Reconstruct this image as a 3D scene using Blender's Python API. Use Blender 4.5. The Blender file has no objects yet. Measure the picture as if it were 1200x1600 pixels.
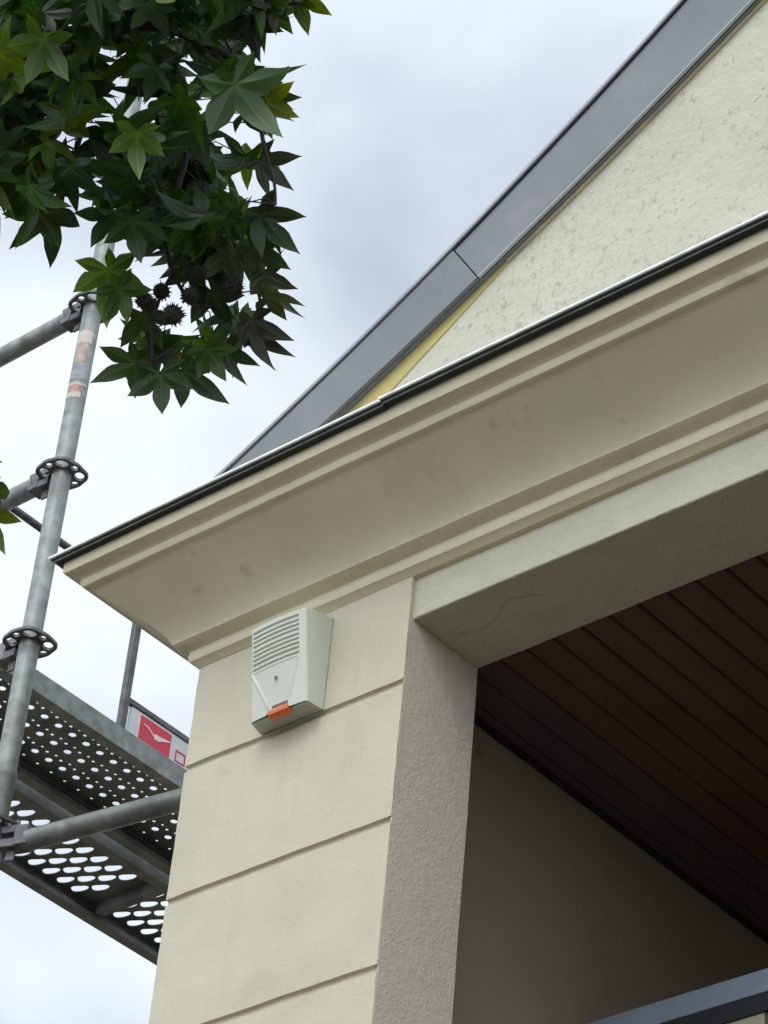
import bpy, bmesh, math, random
from mathutils import Vector, Matrix, noise
random.seed(7)
H = 5.1                       # height of the pilaster top above the ground
sc = bpy.context.scene
col = sc.collection
def nvec(p):
    p = Vector(p)
    return Vector((noise.noise(p), noise.noise(p+Vector((17.3, 4.1, 9.7))), noise.noise(p+Vector((5.9, 23.2, 14.6)))))
# ------------------------------------------------------------------ camera
cam_d = bpy.data.cameras.new("camera"); cam = bpy.data.objects.new("camera", cam_d); col.objects.link(cam)
FX = 4509.33
R = [[0.0]*3 for _ in range(3)]
R = CAMR = [[0.76377414, 0.64053382, 0.07978395], [-0.34414543, 0.50866079, -0.78919461], [-0.54608881, 0.57530915, 0.60893874]]
CAMP = Vector((3.832421, -3.510027, -3.499930))
m = Matrix.Identity(4)
for i in range(3):
    m[i][0] = R[0][i]; m[i][1] = -R[1][i]; m[i][2] = -R[2][i]; m[i][3] = CAMP[i]
m[2][3] += H
cam.matrix_world = m
cam_d.sensor_fit = 'HORIZONTAL'; cam_d.sensor_width = 36; cam_d.lens = FX/1200*36
cam_d.clip_start = 0.05; cam_d.clip_end = 3000
sc.camera = cam
def at(u, v, Z):              # a point seen at photo pixel (u, v), Z metres ahead; z without H
    d = Vector(((u-600)/FX, (v-800)/FX, 1.0))*Z
    return CAMP + Vector([sum(R[k][i]*d[k] for k in range(3)) for i in range(3)])
# ------------------------------------------------------------------ world, sun
SUN_EL, SUN_AZ = math.radians(48), math.radians(160)      # azimuth from +Y towards +X
sd = Vector((math.sin(SUN_AZ)*math.cos(SUN_EL), math.cos(SUN_AZ)*math.cos(SUN_EL), math.sin(SUN_EL)))
w = bpy.data.worlds.new("World"); sc.world = w; w.use_nodes = True
nt = w.node_tree; N = nt.nodes; L = nt.links; N.clear()
def nn(tree, t, **k):
    n = tree.nodes.new(t)
    for a, b in k.items():
        if a.startswith('i_'):
            n.inputs[int(a[2:])].default_value = b
        else: setattr(n, a, b)
    return n
out = nn(nt, 'ShaderNodeOutputWorld')
sky = nn(nt, 'ShaderNodeTexSky', sky_type='NISHITA', sun_disc=False, sun_elevation=SUN_EL, sun_rotation=SUN_AZ)
bgs = nn(nt, 'ShaderNodeBackground', i_1=0.10); L.new(sky.outputs[0], bgs.inputs[0])
tc = nn(nt, 'ShaderNodeTexCoord')
mp = nn(nt, 'ShaderNodeMapping'); mp.inputs['Scale'].default_value = (1, 1, 1.6); mp.inputs['Location'].default_value = (3.1, 2.2, 0.1)
L.new(tc.outputs['Generated'], mp.inputs[0])
nz = nn(nt, 'ShaderNodeTexNoise'); nz.inputs['Scale'].default_value = 5.5; nz.inputs['Detail'].default_value = 4.5; nz.inputs['Roughness'].default_value = 0.42
nz.inputs['Distortion'].default_value = 0.25
L.new(mp.outputs[0], nz.inputs['Vector'])
cr = nn(nt, 'ShaderNodeValToRGB'); L.new(nz.outputs['Fac'], cr.inputs[0])
cr.color_ramp.elements[0].position = 0.31; cr.color_ramp.elements[0].color = (0.50, 0.575, 0.665, 1)
cr.color_ramp.elements[1].position = 0.62; cr.color_ramp.elements[1].color = (0.90, 0.955, 1.0, 1)
e = cr.color_ramp.elements.new(0.49); e.color = (0.73, 0.81, 0.89, 1)
# brighter cloud where the sun stands behind it, and towards the horizon
dp = nn(nt, 'ShaderNodeVectorMath', operation='DOT_PRODUCT'); L.new(tc.outputs['Generated'], dp.inputs[0]); dp.inputs[1].default_value = sd
mr = nn(nt, 'ShaderNodeMapRange'); mr.inputs['From Min'].default_value = 0.0; mr.inputs['From Max'].default_value = 1; mr.inputs['To Min'].default_value = 1; mr.inputs['To Max'].default_value = 2.6
L.new(dp.outputs['Value'], mr.inputs['Value'])
sx = nn(nt, 'ShaderNodeSeparateXYZ'); L.new(tc.outputs['Generated'], sx.inputs[0])
mr2 = nn(nt, 'ShaderNodeMapRange'); mr2.inputs['From Min'].default_value = 0.42; mr2.inputs['From Max'].default_value = 0.75; mr2.inputs['To Min'].default_value = 1.10; mr2.inputs['To Max'].default_value = 0.93
L.new(sx.outputs['Z'], mr2.inputs['Value'])
mu = nn(nt, 'ShaderNodeMath', operation='MULTIPLY'); L.new(mr.outputs[0], mu.inputs[0]); L.new(mr2.outputs[0], mu.inputs[1])
bgc = nn(nt, 'ShaderNodeBackground'); L.new(cr.outputs[0], bgc.inputs[0]); L.new(mu.outputs[0], bgc.inputs[1])
mx = nn(nt, 'ShaderNodeMixShader', i_0=0.93); L.new(bgs.outputs[0], mx.inputs[1]); L.new(bgc.outputs[0], mx.inputs[2])
L.new(mx.outputs[0], out.inputs[0])
sl = bpy.data.lights.new("sun", 'SUN'); sl.energy = 1.1; sl.angle = math.radians(25); sl.color = (1, 0.95, 0.86)
so = bpy.data.objects.new("sun", sl); col.objects.link(so)
so.rotation_euler = (-sd).to_track_quat('-Z', 'Y').to_euler(); so.location = (0, -8, 14)
sc.view_settings.view_transform = 'Standard'; sc.view_settings.look = 'None'
sc.view_settings.exposure = 0.14; sc.view_settings.gamma = 1
try: sc.cycles.max_bounces = 8
except Exception: pass

# ------------------------------------------------------------------ materials
def mat(name, base, rough=0.8, metal=0.0, var=None, vscale=6, detail=5, bumps=(), stains=(), spec=None, coat=0):
    """var: second colour mixed by noise; bumps: (scale, strength, distance, kind); stains: (scale, lo, hi, colour, amount)"""
    m = bpy.data.materials.new(name); m.use_nodes = True; t = m.node_tree
    b = t.nodes['Principled BSDF']; b.inputs['Roughness'].default_value = rough; b.inputs['Metallic'].default_value = metal
    if spec is not None: b.inputs['Specular IOR Level'].default_value = spec
    if coat: b.inputs['Coat Weight'].default_value = coat
    c = nn(t, 'ShaderNodeTexCoord')
    src = None
    rgb = nn(t, 'ShaderNodeRGB'); rgb.outputs[0].default_value = (*base, 1); src = rgb.outputs[0]
    def mixc(a, colr, fac):
        x = nn(t, 'ShaderNodeMix', data_type='RGBA'); t.links.new(fac, x.inputs[0]); t.links.new(a, x.inputs[6]); x.inputs[7].default_value = (*colr, 1)
        return x.outputs[2]
    if var:
        n = nn(t, 'ShaderNodeTexNoise'); n.inputs['Scale'].default_value = vscale; n.inputs['Detail'].default_value = detail
        t.links.new(c.outputs['Object'], n.inputs['Vector'])
        r = nn(t, 'ShaderNodeMapRange'); r.inputs['From Min'].default_value = .35; r.inputs['From Max'].default_value = .65; t.links.new(n.outputs['Fac'], r.inputs['Value'])
        src = mixc(src, var, r.outputs[0])
    for st in stains:
        scale, lo, hi, colr, amt = st[:5]; stretch = st[5] if len(st) > 5 else (1, 1, 1)
        mpn = nn(t, 'ShaderNodeMapping'); mpn.inputs['Scale'].default_value = stretch; t.links.new(c.outputs['Object'], mpn.inputs[0])
        n = nn(t, 'ShaderNodeTexNoise'); n.inputs['Scale'].default_value = scale; n.inputs['Detail'].default_value = 3
        t.links.new(mpn.outputs[0], n.inputs['Vector'])
        r = nn(t, 'ShaderNodeMapRange'); r.inputs['From Min'].default_value = lo; r.inputs['From Max'].default_value = hi; r.inputs['To Max'].default_value = amt
        t.links.new(n.outputs['Fac'], r.inputs['Value'])
        fac = r.outputs[0]
        if len(st) > 6:      # patchy: only where a second, larger noise is high
            n2 = nn(t, 'ShaderNodeTexNoise'); n2.inputs['Scale'].default_value = st[6]; t.links.new(c.outputs['Object'], n2.inputs['Vector'])
            r2 = nn(t, 'ShaderNodeMapRange'); r2.inputs['From Min'].default_value = .42; r2.inputs['From Max'].default_value = .6; t.links.new(n2.outputs['Fac'], r2.inputs['Value'])
            mm = nn(t, 'ShaderNodeMath', operation='MULTIPLY'); t.links.new(fac, mm.inputs[0]); t.links.new(r2.outputs[0], mm.inputs[1]); fac = mm.outputs[0]
        src = mixc(src, colr, fac)
    t.links.new(src, b.inputs['Base Color'])
    prev = None
    for (scale, strength, dist, kind) in bumps:
        if kind == 'v':
            n = nn(t, 'ShaderNodeTexVoronoi', feature='SMOOTH_F1'); o = n.outputs['Distance']
        else:
            n = nn(t, 'ShaderNodeTexNoise'); n.inputs['Detail'].default_value = 4; n.inputs['Roughness'].default_value = .55; o = n.outputs['Fac']
        n.inputs['Scale'].default_value = scale
        t.links.new(c.outputs['Object'], n.inputs['Vector'])
        bu = nn(t, 'ShaderNodeBump'); bu.inputs['Strength'].default_value = strength; bu.inputs['Distance'].default_value = dist
        t.links.new(o, bu.inputs['Height'])
        if prev: t.links.new(prev, bu.inputs['Normal'])
        prev = bu.outputs[0]
    if prev: t.links.new(prev, b.inputs['Normal'])
    return m
M = {}
M['paint'] = mat('cream_masonry_paint', (.50, .457, .352), .75, var=(.465, .422, .322), vscale=7, bumps=((75, .40, .0025, 'n'), (9, .4, .005, 'n')),
                 stains=((5, .55, .75, (.37, .335, .25), .45), (9, .55, .75, (.36, .32, .24), .22, (2.5, 1, .3)), (60, .64, .70, (.28, .25, .19), .3, (1, 1, 1), 4)))
M['cornice'] = mat('cornice_paint', (.585, .53, .385), .7, var=(.545, .492, .352), vscale=5, bumps=((45, .25, .002, 'n'), (7, .4, .006, 'n')),
                   stains=((16, .62, .72, (.27, .24, .165), .45, (1, 1, 1), 3.2), (11, .58, .74, (.36, .33, .22), .20, (2.2, 1, .25)), (3, .58, .75, (.46, .43, .32), .35)))
M['beam'] = mat('beam_render', (.48, .46, .36), .85, var=(.44, .42, .325), vscale=9, bumps=((55, .7, .004, 'n'), (18, .8, .008, 'n')),
                stains=((6, .58, .72, (.44, .41, .33), .4),))
M['rough'] = mat('jamb_roughcast', (.55, .50, .42), .95, var=(.515, .468, .39), vscale=40, bumps=((95, .5, .0035, 'n'), (190, .4, .002, 'n'), (22, .3, .006, 'n')))
M['gable'] = mat('gable_roughcast', (.50, .485, .395), .95, var=(.455, .44, .355), vscale=5, bumps=((30, .6, .008, 'n'), (90, .6, .004, 'n')),
                 stains=((100, .55, .70, (.27, .27, .21), .50, (1, 1, .7), 3.0), (60, .61, .67, (.20, .195, .15), .6, (1, 1, .8), 2.2), (2.2, .48, .7, (.40, .395, .31), .5), (9, .62, .72, (.42, .42, .33), .5, (2.2, 1, .5), 1.8)))
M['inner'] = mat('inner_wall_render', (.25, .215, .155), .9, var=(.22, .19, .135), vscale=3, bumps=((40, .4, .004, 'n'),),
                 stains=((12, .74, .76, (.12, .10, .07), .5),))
M['zinc'] = mat('grey_coated_zinc', (.150, .161, .172), .42, .2, var=(.120, .130, .138), vscale=3.2, bumps=((2.5, .25, .01, 'n'),),
                stains=((7, .56, .72, (.19, .18, .175), .55), (3, .5, .7, (.115, .125, .13), .6), (30, .62, .7, (.20, .205, .21), .35, (1, 1, .3), 3)))
M['zinclight'] = mat('pale_verge_metal', (.27, .28, .30), .4, .2, var=(.20, .21, .23), vscale=4)
M['lipglint2'] = mat('pale_metal_lip', (.36, .38, .39), .4, .3)
M['vergeshade'] = mat('verge_shadow_black', (.028, .026, .032), .5, .2, var=(.04, .038, .045), vscale=12)
M['lipglint'] = mat('zinc_lip_sky_glint', (.93, .96, .94), .3, .0, var=(.7, .74, .72), vscale=30)  # white base colour paints the sky reflected on the rounded zinc edge
M['yellow'] = mat('yellow_painted_board', (.44, .36, .135), .7, var=(.39, .32, .13), vscale=9, stains=((20, .6, .7, (.35, .30, .15), .5),))
M['board'] = mat('weathered_beige_board', (.40, .34, .19), .8, var=(.25, .22, .16), vscale=12)
M['board2'] = mat('brown_panel', (.12, .08, .055), .7, var=(.09, .062, .045), vscale=6)
M['slate'] = mat('roof_slate', (.07, .075, .085), .6, var=(.05, .055, .06), vscale=10)
M['wood'] = mat('stained_wood', (.125, .058, .047), .6, var=(.098, .046, .039), vscale=3.5, bumps=((20, .3, .003, 'n'),),
                stains=((5, .50, .70, (.085, .036, .038), .7, (8, .6, 1)), (1.6, .62, .75, (.17, .075, .04), .5, (1, .5, 1))))
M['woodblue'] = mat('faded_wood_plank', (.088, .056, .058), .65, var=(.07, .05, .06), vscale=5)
M['woodgap'] = mat('shadow_gap', (.012, .008, .008), .9)
M['alu'] = mat('blue_grey_aluminium', (.26, .31, .38), .42, .15, var=(.21, .25, .31), vscale=5, stains=((14, .58, .7, (.33, .37, .42), .5, (.4, 1, 1)),))
M['rubber_shade'] = mat('black_rubber_and_drip_shade', (.012, .014, .016), .6)  # gasket rubber, also the painted shade below the flashing lip
M['blind'] = mat('cream_blind', (.42, .38, .28), .8, var=(.38, .35, .27), vscale=12)
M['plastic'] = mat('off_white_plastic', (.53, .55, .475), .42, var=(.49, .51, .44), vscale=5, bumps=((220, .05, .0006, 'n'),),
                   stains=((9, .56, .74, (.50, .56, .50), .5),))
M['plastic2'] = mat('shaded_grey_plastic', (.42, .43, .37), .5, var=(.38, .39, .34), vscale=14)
M['slot'] = mat('slot_dark', (.10, .115, .10), .8)
M['galv'] = mat('galvanised_steel', (.27, .29, .275), .55, .3, var=(.165, .18, .17), vscale=30, detail=7, bumps=((90, .15, .001, 'n'),),
                stains=((16, .58, .70, (.38, .385, .36), .5), (30, .64, .70, (.20, .15, .11), .6)))
M['galvmid'] = mat('weathered_shaded_galvanised_steel', (.18, .19, .18), .55, .35, var=(.10, .108, .10), vscale=22, detail=7, bumps=((90, .15, .001, 'n'),), stains=((16, .58, .70, (.27, .27, .25), .5), (30, .62, .70, (.10, .09, .07), .6)))  # darker copy of the steel, underside shade put into its colour
M['galvdark'] = mat('dirty_galvanised_steel', (.20, .205, .20), .6, .3, var=(.115, .12, .118), vscale=14, detail=7, bumps=((60, .2, .001, 'n'),),
                    stains=((8, .58, .68, (.12, .075, .05), .5), (30, .6, .7, (.24, .24, .23), .4)))
M['cast'] = mat('cast_rosette_steel', (.14, .14, .145), .5, .5, var=(.08, .08, .085), vscale=40)
M['orangetape'] = mat('worn_orange_sticker', (.33, .20, .15), .6, var=(.36, .34, .31), vscale=45, detail=3)
M['bluetape'] = mat('worn_grey_blue_sticker', (.17, .19, .22), .6, var=(.27, .28, .30), vscale=50, detail=3)
M['redtape'] = mat('red_sticker', (.36, .13, .09), .6, var=(.34, .24, .20), vscale=60)
M['paletape'] = mat('pale_sticker', (.52, .44, .40), .6, var=(.42, .40, .36), vscale=40)
M['signwhite'] = mat('white_sign', (.62, .62, .65), .5, var=(.57, .57, .60), vscale=9)
M['signred'] = mat('red_sign_print', (.62, .025, .06), .5, var=(.56, .03, .06), vscale=12)
M['signpink'] = mat('pale_print', (.78, .66, .62), .5)
M['bark'] = mat('bark', (.055, .04, .032), .9, var=(.10, .075, .055), vscale=9, bumps=((25, .8, .01, 'n'),))
M['twig'] = mat('dark_purple_twig', (.022, .013, .016), .8, var=(.035, .022, .022), vscale=20)
M['seed'] = mat('spiky_seed_ball', (.018, .02, .012), .9)
M['ground'] = mat('asphalt_paving', (.135, .118, .085), .9, var=(.11, .096, .07), vscale=1.5, bumps=((40, .3, .004, 'n'),))
# orange lens
lm = bpy.data.materials.new('amber_lens'); lm.use_nodes = True; lb = lm.node_tree.nodes['Principled BSDF']
lb.inputs['Base Color'].default_value = (.78, .15, .01, 1); lb.inputs['Roughness'].default_value = .07; lb.inputs['Coat Weight'].default_value = .6
lb.inputs['Transmission Weight'].default_value = .25
M['amber'] = lm
M['lensred'] = mat('dark_red_lens', (.22, .015, .008), .25, var=(.12, .01, .008), vscale=60)
# leaves: green by leaf, with light passing through
fm = bpy.data.materials.new('sweetgum_leaf'); fm.use_nodes = True; t = fm.node_tree; t.nodes.clear()
o_ = nn(t, 'ShaderNodeOutputMaterial'); vc = nn(t, 'ShaderNodeVertexColor', layer_name='leaf')
cc = nn(t, 'ShaderNodeTexCoord'); nz_ = nn(t, 'ShaderNodeTexNoise'); nz_.inputs['Scale'].default_value = 22; nz_.inputs['Detail'].default_value = 3; t.links.new(cc.outputs['Object'], nz_.inputs['Vector'])
hs = nn(t, 'ShaderNodeHueSaturation'); t.links.new(vc.outputs[0], hs.inputs['Color'])
mrl = nn(t, 'ShaderNodeMapRange'); mrl.inputs['To Min'].default_value = .72; mrl.inputs['To Max'].default_value = 1.28; t.links.new(nz_.outputs['Fac'], mrl.inputs['Value']); t.links.new(mrl.outputs[0], hs.inputs['Value'])
pb = nn(t, 'ShaderNodeBsdfPrincipled'); pb.inputs['Roughness'].default_value = .40; pb.inputs['Specular IOR Level'].default_value = .32; t.links.new(hs.outputs[0], pb.inputs['Base Color'])
tr = nn(t, 'ShaderNodeBsdfTranslucent'); hs2 = nn(t, 'ShaderNodeHueSaturation'); hs2.inputs['Saturation'].default_value = 1.25; hs2.inputs['Hue'].default_value = .475; hs2.inputs['Value'].default_value = 1.5
t.links.new(hs.outputs[0], hs2.inputs['Color']); t.links.new(hs2.outputs[0], tr.inputs['Color'])
ms = nn(t, 'ShaderNodeMixShader', i_0=.38); t.links.new(pb.outputs[0], ms.inputs[1]); t.links.new(tr.outputs[0], ms.inputs[2]); t.links.new(ms.outputs[0], o_.inputs[0])
M['leaf'] = fm

# ------------------------------------------------------------------ mesh helpers (coordinates: z = 0 at the pilaster top)
class MB:
    def __init__(s): s.v = []; s.f = []; s.mi = []; s.cur = 0
    def add(s, vs, fs):
        b = len(s.v); s.v += [tuple(x) for x in vs]
        for f in fs: s.f.append(tuple(b+i for i in f)); s.mi.append(s.cur)
    def box(s, x0, x1, y0, y1, z0, z1):
        s.add([(x, y, z) for x in (x0, x1) for y in (y0, y1) for z in (z0, z1)],
              [(0, 1, 3, 2), (4, 6, 7, 5), (0, 4, 5, 1), (2, 3, 7, 6), (0, 2, 6, 4), (1, 5, 7, 3)])
    def tube(s, pts, r, n=14, caps=True):
        pts = [Vector(p) for p in pts]; rs = r if isinstance(r, (list, tuple)) else [r]*len(pts)
        d0 = (pts[1]-pts[0]).normalized(); ref = Vector((0, 0, 1)) if abs(d0.z) < .9 else Vector((1, 0, 0))
        vs = []
        for i, p in enumerate(pts):
            d = (pts[min(i+1, len(pts)-1)]-pts[max(i-1, 0)]).normalized()
            a = d.cross(ref).normalized(); b = a.cross(d)
            vs += [p+(a*math.cos(2*math.pi*k/n)+b*math.sin(2*math.pi*k/n))*rs[i] for k in range(n)]
        fs = [(i*n+k, i*n+(k+1) % n, (i+1)*n+(k+1) % n, (i+1)*n+k) for i in range(len(pts)-1) for k in range(n)]
        if caps: fs += [tuple(range(n))[::-1], tuple((len(pts)-1)*n+k for k in range(n))]
        s.add(vs, fs)
    def prism(s, poly, y0, y1):          # poly in (x, z), extruded along y
        n = len(poly)
        s.add([(x, y0, z) for x, z in poly]+[(x, y1, z) for x, z in poly],
              [tuple(range(n)), tuple(range(2*n-1, n-1, -1))]+[(i, n+i, n+(i+1) % n, (i+1) % n) for i in range(n)])
    def prismx(s, poly, x0, x1):         # poly in (y, z), extruded along x
        n = len(poly)
        s.add([(x0, y, z) for y, z in poly]+[(x1, y, z) for y, z in poly],
              [tuple(range(n)), tuple(range(2*n-1, n-1, -1))]+[(i, n+i, n+(i+1) % n, (i+1) % n) for i in range(n)])
def parent_to(o, p):
    if p is not None:
        o.parent = p
def build(name, mb, mats, parent=None, smooth=False, bevel=0, angle=40, origin=None):
    org = Vector(origin) if origin is not None else (Vector(parent['org']) if parent is not None else Vector((0, 0, 0)))
    me = bpy.data.meshes.new(name)
    me.from_pydata([(v[0]-org.x, v[1]-org.y, v[2]+H-org.z) for v in mb.v], [], mb.f)
    mats = mats if isinstance(mats, (list, tuple)) else [mats]
    for mm in mats: me.materials.append(M[mm] if isinstance(mm, str) else mm)
    for p, k in zip(me.polygons, mb.mi): p.material_index = k
    bm = bmesh.new(); bm.from_mesh(me); bmesh.ops.recalc_face_normals(bm, faces=bm.faces); bm.to_mesh(me); bm.free()
    if smooth:
        for p in me.polygons: p.use_smooth = True
        try: me.set_sharp_from_angle(angle=math.radians(angle))
        except Exception: pass
    o = bpy.data.objects.new(name, me); col.objects.link(o)
    if parent is not None:
        o.parent = parent; gp = parent
        if origin is None and 'is_root' not in parent.keys():
            pass
        o['org'] = tuple(org)
    else:
        o.location = org; o['org'] = tuple(org)
    if bevel:
        b = o.modifiers.new('bevel', 'BEVEL'); b.width = bevel; b.segments = 2; b.limit_method = 'ANGLE'
    return o
def thing(name, label, cat, loc, group=None):
    o = bpy.data.objects.new(name, None); col.objects.link(o); o.location = loc; o['org'] = tuple(loc); o['is_root'] = 1
    o['label'] = label; o['category'] = cat; o.empty_display_size = .2
    if group: o['group'] = group
    return o
def wob(p, a=.0012, s=3.0):
    n = nvec(Vector(p)*s); n2 = nvec(Vector(p)*s*6)
    return (p[0], p[1]+n.y*a+n2.y*a*.35, p[2]+n.z*a+n2.z*a*.45)
def frange(a, b, st):
    n = max(1, int(round((b-a)/st))); return [a+(b-a)*i/n for i in range(n+1)]

# ------------------------------------------------------------------ ground
g = MB(); g.box(-150, 150, -150, 150, -H-.3, -H)
go = build('ground', g, 'ground'); go['kind'] = 'structure'

# ------------------------------------------------------------------ the house
W, OPEN = 0.6, 2.6
LX = W*2+OPEN                                # full front width
W2, BY, D = .5984, .011, .2233
ZS, ZK = -.0967, -.07
DEPTH = 5.0
XW = .4526
house = thing('house', 'cream rendered house corner with deep moulded cornice and grey trimmed gable', 'house', (LX/2, DEPTH/2, 0))
house['org'] = (LX/2, DEPTH/2, 0)
G1 = [-.2551-.3228*k for k in range(15)]
def pilaster(x0, x1):
    mb = MB(); GV = []
    prof = [(BY+.004, .012), (0, .012)]
    for gz in G1:
        if gz < -H+.2: break
        prof += [(0, gz+.0080), (.0078, gz+.0058), (.0080, gz-.0036), (0, gz-.0084)]; GV.append(gz)
    prof += [(0, -H+.001), (BY+.004, -H+.001)]
    xs = frange(x0, x1, .02)
    # add vertical subdivisions
    pr = []
    for i in range(len(prof)-1):
        a, b = prof[i], prof[i+1]; k = max(1, int(abs(a[1]-b[1])/.03))
        if b[1] < -1.6: k = 1
        for j in range(k): pr.append((a[0]+(b[0]-a[0])*j/k, a[1]+(b[1]-a[1])*j/k))
    pr.append(prof[-1]); n = len(pr); vs = []
    for ix, x in enumerate(xs):
        for (y, z) in pr:
            p = wob((x, y, z), .0009 if y < .01 else .0004, 5)
            dx = 0
            if ix in (0, len(xs)-1): dx = noise.noise(Vector((x*3, 1.3, z*22)))*.0016
            # groove sides chip and wander a little
            gz = min(GV, key=lambda q: abs(q-z))
            dz = (noise.noise(Vector((x*7, 4.1, gz*5)))*.0022+noise.noise(Vector((x*26, 1.1, z*60)))*.0014) if abs(z-gz) < .012 else 0
            vs.append((p[0]+dx, p[1], p[2]+dz))
    fs = [(i*n+k, i*n+k+1, (i+1)*n+k+1, (i+1)*n+k) for i in range(len(xs)-1) for k in range(n-1)]
    fs += [tuple(range(n)), tuple((len(xs)-1)*n+k for k in range(n))[::-1]]
    mb.add(vs, fs)
    return build('pilaster', mb, 'paint', house, smooth=True, angle=25)
pilaster(0, W); pilaster(LX-W, LX)
def rough_box(name, x0, x1, y0, y1, z0, z1, m_, st=.03, a=.0012, bev=.003):
    """box with gently uneven faces"""
    mb = MB(); xs = frange(x0, x1, st); ys = frange(y0, y1, st); zs = frange(z0, z1, st)
    def grid(f, A, B):
        nb = len(B); base = len(mb.v)
        vs = []
        for a_ in A:
            for b_ in B:
                p = Vector(f(a_, b_)); q = nvec(p*6)*a+nvec(p*25)*a*.5
                vs.append(p+q)
        mb.add(vs, [(i*nb+j, i*nb+j+1, (i+1)*nb+j+1, (i+1)*nb+j) for i in range(len(A)-1) for j in range(nb-1)])
    grid(lambda p, q: (x0, p, q), ys, zs); grid(lambda p, q: (x1, p, q), ys, zs)
    grid(lambda p, q: (p, y0, q), xs, zs); grid(lambda p, q: (p, y1, q), xs, zs)
    grid(lambda p, q: (p, q, z0), xs, ys); grid(lambda p, q: (p, q, z1), xs, ys)
    o = build(name, mb, m_, house, smooth=True, angle=30)
    bm = bmesh.new(); bm.from_mesh(o.data); bmesh.ops.remove_doubles(bm, verts=bm.verts, dist=.0004); bmesh.ops.recalc_face_normals(bm, faces=bm.faces); bm.to_mesh(o.data); bm.free()
    o.data.set_sharp_from_angle(angle=math.radians(32))
    if bev:
        b = o.modifiers.new('bevel', 'BEVEL'); b.width = bev; b.segments = 2; b.limit_method = 'ANGLE'; b.angle_limit = math.radians(60)
    return o
JT = .012
rough_box('jamb', .5986, W+.0006, .0022, D, -1.9, ZS-.001, 'rough', .03, .0009, 0)
mb = MB(); mb.box(.004, .5984, BY+.003, D-.001, -1.9, ZS-.001); build('jamb', mb, 'rough', house)
for (a, b, z0, z1) in ((.004, W2, -H+.001, -1.9), (LX-W2, LX-.004, -H+.001, ZS-.001)):
    mb = MB(); mb.box(a, b, BY+.003, D, z0, z1); build('jamb', mb, 'rough', house)
rough_box('lintel_beam', .004, LX-.004, BY, D+.0005, ZS, JT, 'beam', .035, .0013)
# hairline crack under the beam
mb = MB(); pts = []
for i in range(13):
    x = .63+.022*i; y = .085+.028*math.sin(i*.55)+.016*noise.noise(Vector((i*.6, 0, 3)))+.0012*i
    pts.append((x, y, ZS-.0006))
w_ = [.0013+.0006*math.sin(i*1.7) for i in range(13)]
w_[0] = w_[-1] = .0003
vs = []
for p, ww in zip(pts, w_): vs += [(p[0], p[1]-ww*.7, p[2]-.0003), (p[0], p[1]+ww*.7, p[2]-.0003)]
mb.add(vs, [(2*i, 2*i+2, 2*i+3, 2*i+1) for i in range(12)])
M['crack'] = mat('crack_filler', (.36, .32, .24), .9)
build('crack', mb, 'crack', house)

# cornice and its flashings: profiles of (d, z) swept along left return, front, right return with mitres
def sweep(name, prof, m_, xa=None, xb=None, left=True, right=True, ydeep=3.5, amp=.0012, st=.03, close=False, par=house):
    path = []                                     # (base point, outward vector)
    xa_ = 0 if xa is None else xa; xb_ = LX if xb is None else xb
    if left:
        for y in frange(0, ydeep, .12)[::-1][:-1]: path.append((0, y, -1, 0))
        path.append((0, 0, -1, -1))
    else: path.append((xa_, 0, 0, -1))
    for x in frange(xa_, xb_, st)[1:-1]: path.append((x, 0, 0, -1))
    if right:
        path.append((LX, 0, 1, -1))
        for y in frange(0, ydeep, .25)[1:]: path.append((LX, y, 1, 0))
    else: path.append((xb_, 0, 0, -1))
    mb = MB(); n = len(prof); vs = []
    for (x, y, ox, oy) in path:
        for (d, z) in prof:
            px, py = x+ox*d, y+oy*d
            k = noise.noise(Vector((px*2.2, py*2.2, z*9)))*amp+noise.noise(Vector((px*13, py*13, z*30+5)))*amp*.45
            k2 = noise.noise(Vector((px*1.7+9, py*1.7, z*7)))*amp+noise.noise(Vector((px*11+3, py*11, z*30)))*amp*.5
            vs.append((px+ox*k, py+oy*k, z+k2))
    L_ = len(path); m2 = n if close else n-1
    fs = [(i*n+k, i*n+(k+1) % n, (i+1)*n+(k+1) % n, (i+1)*n+k) for i in range(L_-1) for k in range(m2)]
    if close: fs += [tuple(range(n)), tuple((L_-1)*n+k for k in range(n))[::-1]]
    mb.add(vs, fs)
    return build(name, mb, m_, par, smooth=True, angle=28)
prof = [(-.005, .2500), (.228, .2478), (.2312, .2455), (.232, .236), (.2318, .2165), (.2300, .2128), (.222, .2095), (.212, .2062), (.2045, .2030), (.2020, .2005),
        (.2025, .196), (.2018, .189), (.1985, .1828), (.1935, .1800), (.1885, .1792)]
for k in range(21):
    th = math.radians(90-90*k/20); q = k/20
    ax, az = .186-.1385*math.cos(th), .0575+.121*math.sin(th)        # full quarter hollow
    bx, bz = .186-.1385*q, .1785-.121*q
    w_ = .14+.30*q*q
    prof.append((bx+(ax-bx)*w_, bz+(az-bz)*w_))
prof += [(.0470, .0560), (.0440, .0540), (.034, .0490), (.024, .0455), (.0190, .0425), (.0180, .0395), (.0190, .032), (.0188, .0215), (.0172, .0168), (.0140, .0150), (.006, .0090), (.001, .0045), (-.018, .002)]
sweep('cornice', prof, 'cornice', amp=.0015)
JX = .699
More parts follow.
